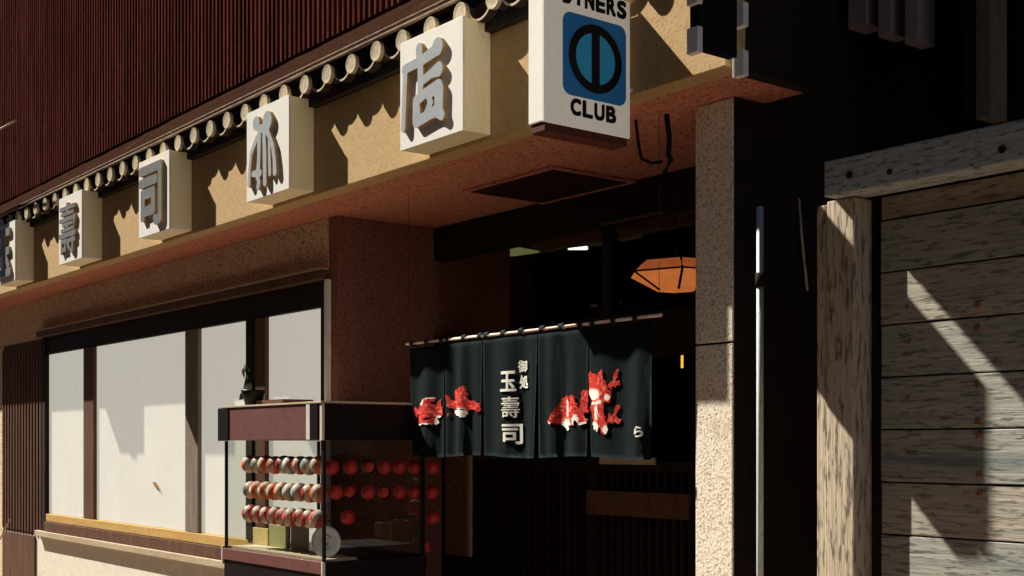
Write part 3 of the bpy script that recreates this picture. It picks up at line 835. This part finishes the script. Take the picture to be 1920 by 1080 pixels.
obj('corner_strip', boxes((XS1 - 0.009, XS1 + 0.010, YS0 - 0.012, YS0 + 0.002, ZH - 0.002, ZT - 0.012)), M['chrome'], top)
for (xx, yy) in ((XS0 + 0.005, YS0 + 0.004), (XS1 - 0.017, YS0 + 0.004), (XS1 - 0.017, YS1 - 0.018), (XS0 + 0.005, YS1 - 0.018)):
    obj('corner_post', boxes((xx, xx + 0.014, yy, yy + 0.014, ZB + 0.001, ZH - 0.003)), M['case_dark'], case)
for q in ((XS0 + 0.02, XS1 - 0.018, YS0 + 0.008, YS0 + 0.013), (XS0 + 0.02, XS1 - 0.018, YS1 - 0.014, YS1 - 0.009), (XS1 - 0.013, XS1 - 0.008, YS0 + 0.019, YS1 - 0.019), (XS0 + 0.008, XS0 + 0.013, YS0 + 0.019, YS1 - 0.019)):
    obj('glass_pane', boxes((*q, ZB + 0.002, ZH - 0.003)), M['glass'], case)
bm = boxes((XS0 + 0.02, XS1 - 0.02, YS0 + 0.02, YS0 + 0.20, ZB + 0.0005, ZB + 0.012))
obj('gravel_bed', bm, M['pebble'], case)
rk = bmesh.new()
YB, XBALL = 3.066, -5.385
RZ = [at(530, y, YB).z for y in (872, 921, 968)]
for z in RZ:
    tube(rk, [(at(468, 900, YB).x, YB, z), (XS1 - 0.02, YB, z)], 0.002, 6)
    tube(rk, [(XBALL, YS0 + 0.015, z), (XBALL, YS1 - 0.015, z)], 0.0015, 6)
obj('wire_rack', rk, M['case_dark'], case)


def ball_mesh(name, m1, m2, r, tilt):
    bm = bmesh.new()
    bmesh.ops.create_uvsphere(bm, u_segments=20, v_segments=14, radius=r)
    for f in bm.faces:
        f.smooth = True
        c = f.calc_center_median().normalized()
        f.material_index = 1 if 0.0 < c.dot(tilt) < 0.62 else 0
    me = bpy.data.meshes.new(name)
    bm.to_mesh(me)
    bm.free()
    me.materials.append(m1)
    me.materials.append(m2)
    return me


tl = Vector((-0.50, -0.85, 0.1)).normalized()
RB = 0.047
bm_ow = ball_mesh('ball', M['orange_glaze'], M['white_glaze'], RB, tl)
bm_rw = ball_mesh('ball', M['red_glaze'], M['white_glaze'], RB, tl)
bm_tw = ball_mesh('ball', M['teal_glaze'], M['white_glaze'], RB, tl)
bm_wo = ball_mesh('ball', M['white_glaze'], M['orange_glaze'], RB, tl)
bm_rr = ball_mesh('ball', M['red_glaze'], M['red_glaze'], 0.036, tl)
bm_rd = ball_mesh('ball', M['red_glaze'], M['case_dark'], 0.036, Vector((0.8, -0.6, 0.1)).normalized())
ordn = ['first', 'second', 'third', 'fourth', 'fifth', 'sixth', 'seventh', 'eighth', 'ninth', 'tenth']
rown = ['top', 'middle', 'bottom']


def ball(me, loc, label, group):
    o = bpy.data.objects.new('ball', me)
    COL.objects.link(o)
    o.location = loc
    o.rotation_euler = (random.uniform(-.4, .4), random.uniform(-.2, .2), random.uniform(-.25, .25))
    tag(o, label, 'ball', group)


xa, xb = at(470, 900, YB).x, at(598, 900, YB).x
for rI in range(3):
    for k in range(9):
        me = [(bm_ow, bm_tw, bm_wo, bm_ow, bm_rw, bm_tw, bm_rw, bm_tw, bm_wo), (bm_tw, bm_wo, bm_wo, bm_wo, bm_ow, bm_tw, bm_tw, bm_rw, bm_ow), (bm_rw,) * 9][rI][k]
        cn = {id(bm_ow): 'orange and cream', id(bm_rw): 'red and cream', id(bm_tw): 'grey-green and cream', id(bm_wo): 'cream and orange'}[id(me)]
        ball(me, (xa + (xb - xa) * k / 8, YB + random.uniform(-.006, .006), RZ[rI] + random.uniform(-.004, .004)),
             f'{cn} ball, {ordn[8 - k]} from the corner post in the {rown[rI]} sunlit row', 'sunlit balls in the show case')
side = [[622, 657, 692, 721, 750, 778, 812], [630, 655, 691, 720, 750, 777, 810], [652, 812]]
for rI in range(3):
    for k, px in enumerate(side[rI]):
        q = on_side(px, (876, 921, 968)[rI] + (2 if rI else 0), XBALL)
        me = bm_rd if (rI, k) in ((0, 2), (1, 1), (1, 3)) else bm_rr
        nm = 'red ball with a dark band' if me is bm_rd else 'plain red ball'
        if rI == 2:
            nm = ('plain red ball', 'lone red ball')[k]
        ball(me, (XBALL, q.y, q.z), f'{nm}, {ordn[k]} from the corner post in the {rown[rI]} shaded row', 'shaded red balls in the show case')

# things standing in the show case
q = at(612, 1012, 3.09)
pc = Vector((q.x, 3.09, ZB + 0.012 + 0.078))
t_ = thing('plate', 'round white plate with a grey drawn face, propped behind the corner post', 'plate', (pc.x, pc.y, ZB + 0.012))
bm = bmesh.new()
n = 32
tilt = math.radians(12)
axis_r = Vector((0.80, 0.60, 0)).normalized()          # turned half towards the street corner
axis_n = Vector((0.60, -0.80, 0)).normalized()
axis_u = Vector((0, 0, 1))
prof = [(0.0, 0.0), (0.045, 0.0), (0.055, 0.004), (0.076, 0.010), (0.078, 0.007), (0.056, -0.004), (0.0, -0.006)]
rings = []
for rr, hh in prof:
    if rr == 0:
        rings.append([bm.verts.new(pc + axis_n * hh)])
    else:
        rings.append([bm.verts.new(pc + axis_n * hh + (axis_r * math.cos(2 * math.pi * k / n) + axis_u * math.sin(2 * math.pi * k / n)) * rr) for k in range(n)])
for a, b in zip(rings, rings[1:]):
    for k in range(n):
        f = [a[k % len(a)], a[(k + 1) % len(a)], b[(k + 1) % len(b)], b[k % len(b)]]
        f = list(dict.fromkeys(f))
        if len(f) >= 3:
            bm.faces.new(f).smooth = True
obj('dish', bm, M['ceramic'], t_)
fs = sdf_strokes([([(0.5 + 0.3 * math.cos(a), 0.42 + 0.3 * math.sin(a)) for a in [i * 0.4 for i in range(3, 16)]], 0.04), ([(0.42, 0.4)], 0.05), ([(0.6, 0.38)], 0.05), ([(0.4, 0.58), (0.52, 0.64), (0.64, 0.58)], 0.035), ([(0.25, 0.9), (0.5, 0.95), (0.75, 0.86)], 0.035)], 48)
obj('drawing', cut(fs, lambda s, v, h: pc + axis_n * (0.0025 + h) + axis_r * (s - 0.5) * 0.075 + axis_u * (0.5 - v) * 0.085, 0.002), M['letter'], t_)
for (pa, pb, pt, m, lb) in ((474, 502, 990, 'yellow_card', 'plain ochre card standing under the sunlit balls'), (505, 541, 985, 'green_card', 'olive green card standing between the ochre and the speckled card'), (545, 576, 980, 'grey_card', 'speckled grey card standing beside the white plate')):
    yy = 3.19
    a, b = at(pa, 1000, yy), at(pb, 1000, yy)
    zt = at((pa + pb) / 2, pt, yy).z
    o = obj('display_card', boxes((a.x, b.x, yy, yy + 0.012, ZB + 0.0125, zt), bevel=0.002), M[m])
    rebase(o, ((a.x + b.x) / 2, yy, ZB + 0.0125))
    tag(o, lb, 'card', 'cards in the show case')
q = on_side(800, 1030, -5.38)
bm = bmesh.new()
tube(bm, [(q.x, q.y, ZB + 0.013), (q.x, q.y, ZB + 0.03), (q.x, q.y, ZB + 0.045), (q.x, q.y, ZB + 0.056), (q.x, q.y, ZB + 0.066)], [0.019, 0.021, 0.014, 0.015, 0.008], 12)
o = obj('figurine', bm, M['red_glaze'])
rebase(o, (q.x, q.y, ZB + 0.013))
tag(o, 'tiny red round-headed figurine on the gravel at the far end of the show case', 'figurine')

# on top of the show case: pot with a twig, flat tray
q = at(476, 740, 3.13)
pb = Vector((q.x, 3.13, ZT + 0.001))
t_ = thing('potted_plant', 'small black pot with a bare leafy twig on top of the show case', 'plant', pb)
bm = bmesh.new()
tube(bm, [pb, pb + Vector((0, 0, 0.06)), pb + Vector((0, 0, 0.075)), pb + Vector((0, 0, 0.088))], [0.046, 0.060, 0.068, 0.068], 16)
obj('pot', bm, M['pot'], t_)
bm = bmesh.new()
st = [pb + Vector((-0.05, 0, 0.07)), pb + Vector((-0.095, -0.01, 0.10)), pb + Vector((-0.10, 0, 0.14)), pb + Vector((-0.085, 0, 0.175)), pb + Vector((-0.105, 0, 0.21))]
tube(bm, st, [0.006, 0.006, 0.005, 0.005, 0.003], 6)
tube(bm, [st[0], pb + Vector((-0.13, 0, 0.055))], 0.004, 5)
obj('stem', bm, M['leaf'], t_)
bm = bmesh.new()
for c, s in ((st[4], 1.0), (st[4] + Vector((0.05, 0, 0.0)), .9), (st[3] + Vector((-0.035, 0, 0.01)), .8), (st[2] + Vector((0.02, 0, 0.02)), .8), (pb + Vector((-0.13, 0, 0.06)), .9), (pb + Vector((-0.07, -0.02, 0.09)), .8), (st[3] + Vector((0.03, 0, 0.03)), .6)):
    a = random.uniform(0, 6.28)
    d = Vector((math.cos(a), 0.3, math.sin(a)))
    nrm = d.cross(Vector((0, 1, 0.2))).normalized()
    L_ = 0.040 * s
    vs = [bm.verts.new(c + d * L_ * u + nrm * L_ * v2 + Vector((0, -0.006 * (1 - abs(u)), 0))) for u, v2 in ((-1, 0), (-.3, .5), (.4, .45), (1, 0), (.4, -.45), (-.3, -.5))]
    bm.faces.new(vs)
obj('leaves', bm, M['leaf'], t_)
a, b = at(502, 748, 3.2), at(556, 748, 3.2)
bm = boxes((a.x, b.x, 3.12, 3.3, ZT + 0.001, ZT + 0.008), (a.x, b.x, 3.12, 3.128, ZT + 0.0085, ZT + 0.03), (a.x, b.x, 3.292, 3.3, ZT + 0.0085, ZT + 0.03), (a.x, a.x + 0.008, 3.129, 3.291, ZT + 0.0085, ZT + 0.03), (b.x - 0.008, b.x, 3.129, 3.291, ZT + 0.0085, ZT + 0.03))
o = obj('tray', bm, M['brown_wood'])
rebase(o, ((a.x + b.x) / 2, 3.21, ZT + 0.001))
tag(o, 'shallow brown wooden tray lying on the show case behind the pot', 'tray')

# ------------------------------------------------------------------ lamps and cups inside
lc = at(1268, 520, 5.5)
t_ = thing('paper_lamp', 'lit orange faceted paper lamp under the ceiling inside the entrance', 'lamp', (lc.x, 5.5, lc.z))
bm = bmesh.new()
prof = [(0.0, -0.085), (0.12, -0.08), (0.30, 0.02), (0.22, 0.09), (0.0, 0.10)]
rg = []
for rr, hh in prof:
    rg.append([bm.verts.new((lc.x + rr * 1.05 * math.cos(math.pi / 3 * k + 0.35), 5.5 + rr * math.sin(math.pi / 3 * k + 0.35), lc.z + hh)) for k in range(6)] if rr else [bm.verts.new((lc.x, 5.5, lc.z + hh))])
for a, b in zip(rg, rg[1:]):
    for k in range(6):
        f = list(dict.fromkeys([a[k % len(a)], a[(k + 1) % len(a)], b[(k + 1) % len(b)], b[k % len(b)]]))
        if len(f) >= 3:
            bm.faces.new(f)
ribs = bmesh.new()
cs = [[v.co.copy() for v in r_] for r_ in rg]
for k in range(6):
    tube(ribs, [cs[1][k], cs[2][k], cs[3][k]], 0.008, 6)
    tube(ribs, [cs[2][k], cs[2][(k + 1) % 6]], 0.006, 6)
for f in bm.faces:
    f.material_index = 1 if f.calc_center_median().z > lc.z + 0.015 else 0
obj('shade', bm, [M['lamp_paper'], M['lamp_upper']], t_)
obj('ribs', ribs, M['dark_wood'], t_)
bm = bmesh.new()
tube(bm, [(lc.x, 5.5, lc.z + 0.1), (lc.x, 5.5, 2.999)], 0.006, 6)
obj('cord', bm, M['wire'], t_)
a, b = at(890, 476, 5.6), at(1010, 472, 5.6)
bm = bmesh.new()
tube(bm, [a, a.lerp(b, 0.35) + Vector((0, 0, .008)), a.lerp(b, 0.65) + Vector((0, 0, .008)), b], [0.006, 0.034, 0.034, 0.006], 12)
o = obj('ceiling_light', bm, M['dim_light'])
rebase(o, a.lerp(b, 0.5))
tag(o, 'dim greenish oblong ceiling light behind the transom glass', 'lamp')
a, b = at(1066, 467, 5.4), at(1100, 465, 5.4)
bm = bmesh.new()
tube(bm, [a, b], [0.006, 0.013], 10)
o = obj('tube_light', bm, M['tube_light'])
rebase(o, a)
tag(o, 'short bright white tube light behind the transom glass', 'lamp')
a = at(1279, 690, 4.9)
bm = bmesh.new()
b = at(1279, 642, 4.9)
tube(bm, [a, b], 0.007, 8)
o = obj('slim_lamp', bm, M['amber_light'])
rebase(o, a)
tag(o, 'slim amber lit strip beside the pillar, behind the curtain', 'lamp')
shelf = bmesh.new()
q = at(1135, 577, 4.75)
o = obj('shelf', boxes((q.x - 0.4, q.x + 0.5, 4.68, 4.85, q.z - 0.02, q.z), bevel=0.003), M['dark_wood'])
rebase(o, (q.x, 4.76, q.z - 0.02))
tag(o, 'dark wooden shelf behind the transom carrying two white cups', 'shelf')
for px, lb, s in ((1113, 'smaller dull white cup on the dark shelf behind the transom', 0.8), (1157, 'bright white cup on the dark shelf near the paper lamp', 1.0)):
    c = at(px, 577, 4.75)
    c.z = q.z + 0.001
    bm = bmesh.new()
    tube(bm, [c, c + Vector((0, 0, 0.012 * s)), c + Vector((0, 0, 0.03 * s))], [0.014 * s, 0.022 * s, 0.026 * s], 14)
    o = obj('cup', bm, M['ceramic'])
    rebase(o, c)
    tag(o, lb, 'cup', 'cups on the shelf')

# ------------------------------------------------------------------ pipes and wires
xp, yp = at(1425, 500, 3.48).x, 3.48
bm = bmesh.new()
tube(bm, [(xp, yp, 0.02), (xp, yp, 1.5), (xp, yp, at(1425, 388, yp).z)], 0.0125, 12)
t_ = thing('pipe', 'thin pale upright pipe on the dark wall beside the granite pillar', 'pipe', (xp, yp, 0))
obj('tube', bm, M['pipe'], t_)
bm = bmesh.new()
z = at(1425, 525, yp).z
tube(bm, [(xp, yp, z - 0.025), (xp, yp, z + 0.025)], 0.017, 12)
tube(bm, [(xp, yp, z), (XP1 - 0.002, yp + 0.33, z)], 0.006, 6)
obj('clamp', bm, M['side_wall'], t_)
bm = bmesh.new()
tube(bm, [on_side(1498, 372, -3.2), on_side(1503, 440, -3.2), on_side(1514, 545, -3.2)], 0.005, 8)
o = obj('rod', bm, M['weathered'])
rebase(o, on_side(1514, 545, -3.2))
tag(o, 'thin brown leaning rod against the dark wall near the gate post', 'rod')
for pts, lb in (([(1192, 225), (1197, 270), (1203, 298), (1222, 306), (1240, 303)], 'thin black cable looping down from the credit card sign'),
                ([(1250, 215), (1255, 260), (1253, 290), (1258, 300), (1247, 322), (1242, 345)], 'thick knotted black cable hanging under the porch ceiling')):
    bm = bmesh.new()
    y_ = 3.22
    tube(bm, [at(px, py, y_) for px, py in pts], 0.006 if 'thin' in lb else 0.010, 8)
    o = obj('cable', bm, M['wire'])
    rebase(o, at(*pts[-1], y_))
    tag(o, lb, 'cable', 'cables under the porch')
bm = bmesh.new()
tube(bm, [at(-60, 262, 2.9), at(0, 242, 2.9), at(30, 226, 2.9)], 0.008, 6)
o = obj('bracket_arm', bm, M['pale_wood'])
rebase(o, at(-60, 262, 2.9))
tag(o, 'thin pale bracket arm poking in against the corrugated wall', 'bracket')
bm = bmesh.new()
tube(bm, [at(-20, 1045, 3.3), at(6, 1000, 3.3), at(18, 974, 3.3)], 0.008, 6)
o = obj('stick', bm, M['pale_wood'])
rebase(o, at(-20, 1045, 3.3))
tag(o, 'pale slanting stick below the slatted shutter box', 'stick')

# ------------------------------------------------------------------ the weathered wooden gate
YG = 3.42
gate = thing('wooden_gate', 'weathered grey board gate with a heavy post and head beam beside the shop', 'gate', (-2.0, YG, 0))
px0, pxm, px1 = at(1527, 700, 3.35).x, at(1550, 700, 3.35).x, at(1601, 700, 3.35).x
zb0, zb1 = 2.347, 2.462
post = obj('post', boxes((pxm, px1, 3.35, 3.50, 0, zb0 - 0.003), bevel=0.006), M['weathered'], gate)
obj('post', boxes((px0, pxm - 0.004, 3.362, 3.48, 0, zb0 - 0.01), bevel=0.005), M['weathered'], gate)
obj('beam', boxes((at(1545, 330, 3.30).x, -0.9, 3.30, 3.42, zb0, zb1), bevel=0.006), M['beam_wood'], gate)
obj('jamb', boxes((px1 + 0.003, at(1650, 700, YG).x, YG + 0.02, YG + 0.09, 0, zb0 - 0.003)), M['dark_wood'], gate)
bs = []
z = 1.60 - 0.1665 * 9
xg0 = at(1650, 700, YG).x + 0.003
while z < zb0 - 0.02:
    bs.append((xg0, -0.9, YG + random.uniform(-0.002, 0.004), YG + 0.03, max(z, 0.02) + 0.0025, min(z + 0.1665 - 0.0025, zb0 - 0.005)))
    z += 0.1665
bm = boxes(*bs, bevel=0.003)
pick = {k: (0, 1, 2)[q] for k, q in enumerate([1, 1, 0, 1, 0, 1, 1, 0, 1, 1, 1, 0, 1, 2, 2, 2])}
for f in bm.faces:
    f.material_index = pick.get(int((f.calc_center_median().z - (1.60 - 0.1665 * 9)) / 0.1665), 1)
obj('board_panel', bm, [M['boards'], M['boards_teal'], M['boards_brown']], gate)
obj('backing', boxes((xg0, -0.9, YG + 0.032, YG + 0.06, 0.02, zb0 - 0.006)), M['black_wall'], gate)
for px, py in ((1832, 572), (1830, 615), (1831, 720), (1831, 790), (1834, 815), (1834, 890), (1835, 925), (1700, 575), (1702, 640), (1700, 745), (1701, 850)):
    bm = bmesh.new()
    c = at(px, py, YG - 0.004)
    tube(bm, [c, c + Vector((0, 0.02, 0))], 0.009 if px > 1800 else 0.006, 8)
    obj('nail', bm, M['rust_nail'], gate)
for px, py, r_ in ((1592, 328, .012), (1667, 322, .009), (1878, 280, .012)):
    bm = bmesh.new()
    c = at(px, py, 3.297)
    tube(bm, [c, c + Vector((0, 0.02, 0))], r_, 8)
    obj('bolt', bm, M['dark_wood'], gate)

# ------------------------------------------------------------------ the dark neighbour behind the gate
nb = thing('neighbour_house', 'black boarded house front above and behind the weathered gate', 'building', (-1.5, 4.4, 0))
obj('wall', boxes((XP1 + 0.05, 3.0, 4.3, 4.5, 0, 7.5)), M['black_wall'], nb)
obj('eave', boxes((-2.80, 3.0, 3.55, 4.6, 3.75, 3.85)), M['black_wall'], nb)  # unseen overhang added to keep sun off the wall and slats
for (pa, pb, pbot, ptop, m) in ((1590, 1625, 55, -120, 'slat'), (1646, 1672, 70, -120, 'slat'), (1696, 1721, 83, -120, 'slat'), (1829, 1856, 224, -120, 'grey_wood'), (1515, 1533, 190, -120, 'slat'), (1808, 1826, 218, -120, 'side_wall')):
    yy = 4.18
    a, b = at(pa, pbot, yy), at(pb, pbot, yy)
    obj('upright_slat', boxes((a.x, b.x, yy, yy + 0.115, a.z, 3.74), bevel=0.004), M[m], nb)

# ------------------------------------------------------------------ unseen block across the street, sized to keep sky light off the front
ob = thing('sky_blocker', 'unseen dark block added across the street to cut sky light', 'building', (-12, -5.5, -0.12))
obj('wall', boxes((-40, 7, -6, -5, -0.12, 15)), M['side_wall'], ob)
obj('roof', boxes((-40.4, 7.4, -6.4, -4.7, 15.002, 15.2)), M['tile_dark'], ob)

# a fallen leaf stuck on the window pane
c = at(295, 912, YW + 0.012)
bm = bmesh.new()
vs = [bm.verts.new(c + Vector((dx, -0.002 - 0.004 * abs(dx) / 0.05, dz))) for dx, dz in ((-0.07, 0.03), (-0.02, 0.03), (0.03, 0.005), (0.075, -0.035), (0.02, -0.03), (-0.04, -0.002))]
f = bm.faces.new(vs)
bmesh.ops.solidify(bm, geom=[f], thickness=0.002)
o = obj('leaf', bm, M['ochre_wood'])
rebase(o, c)
tag(o, 'small ochre fallen leaf stuck to the widest white window pane', 'leaf')
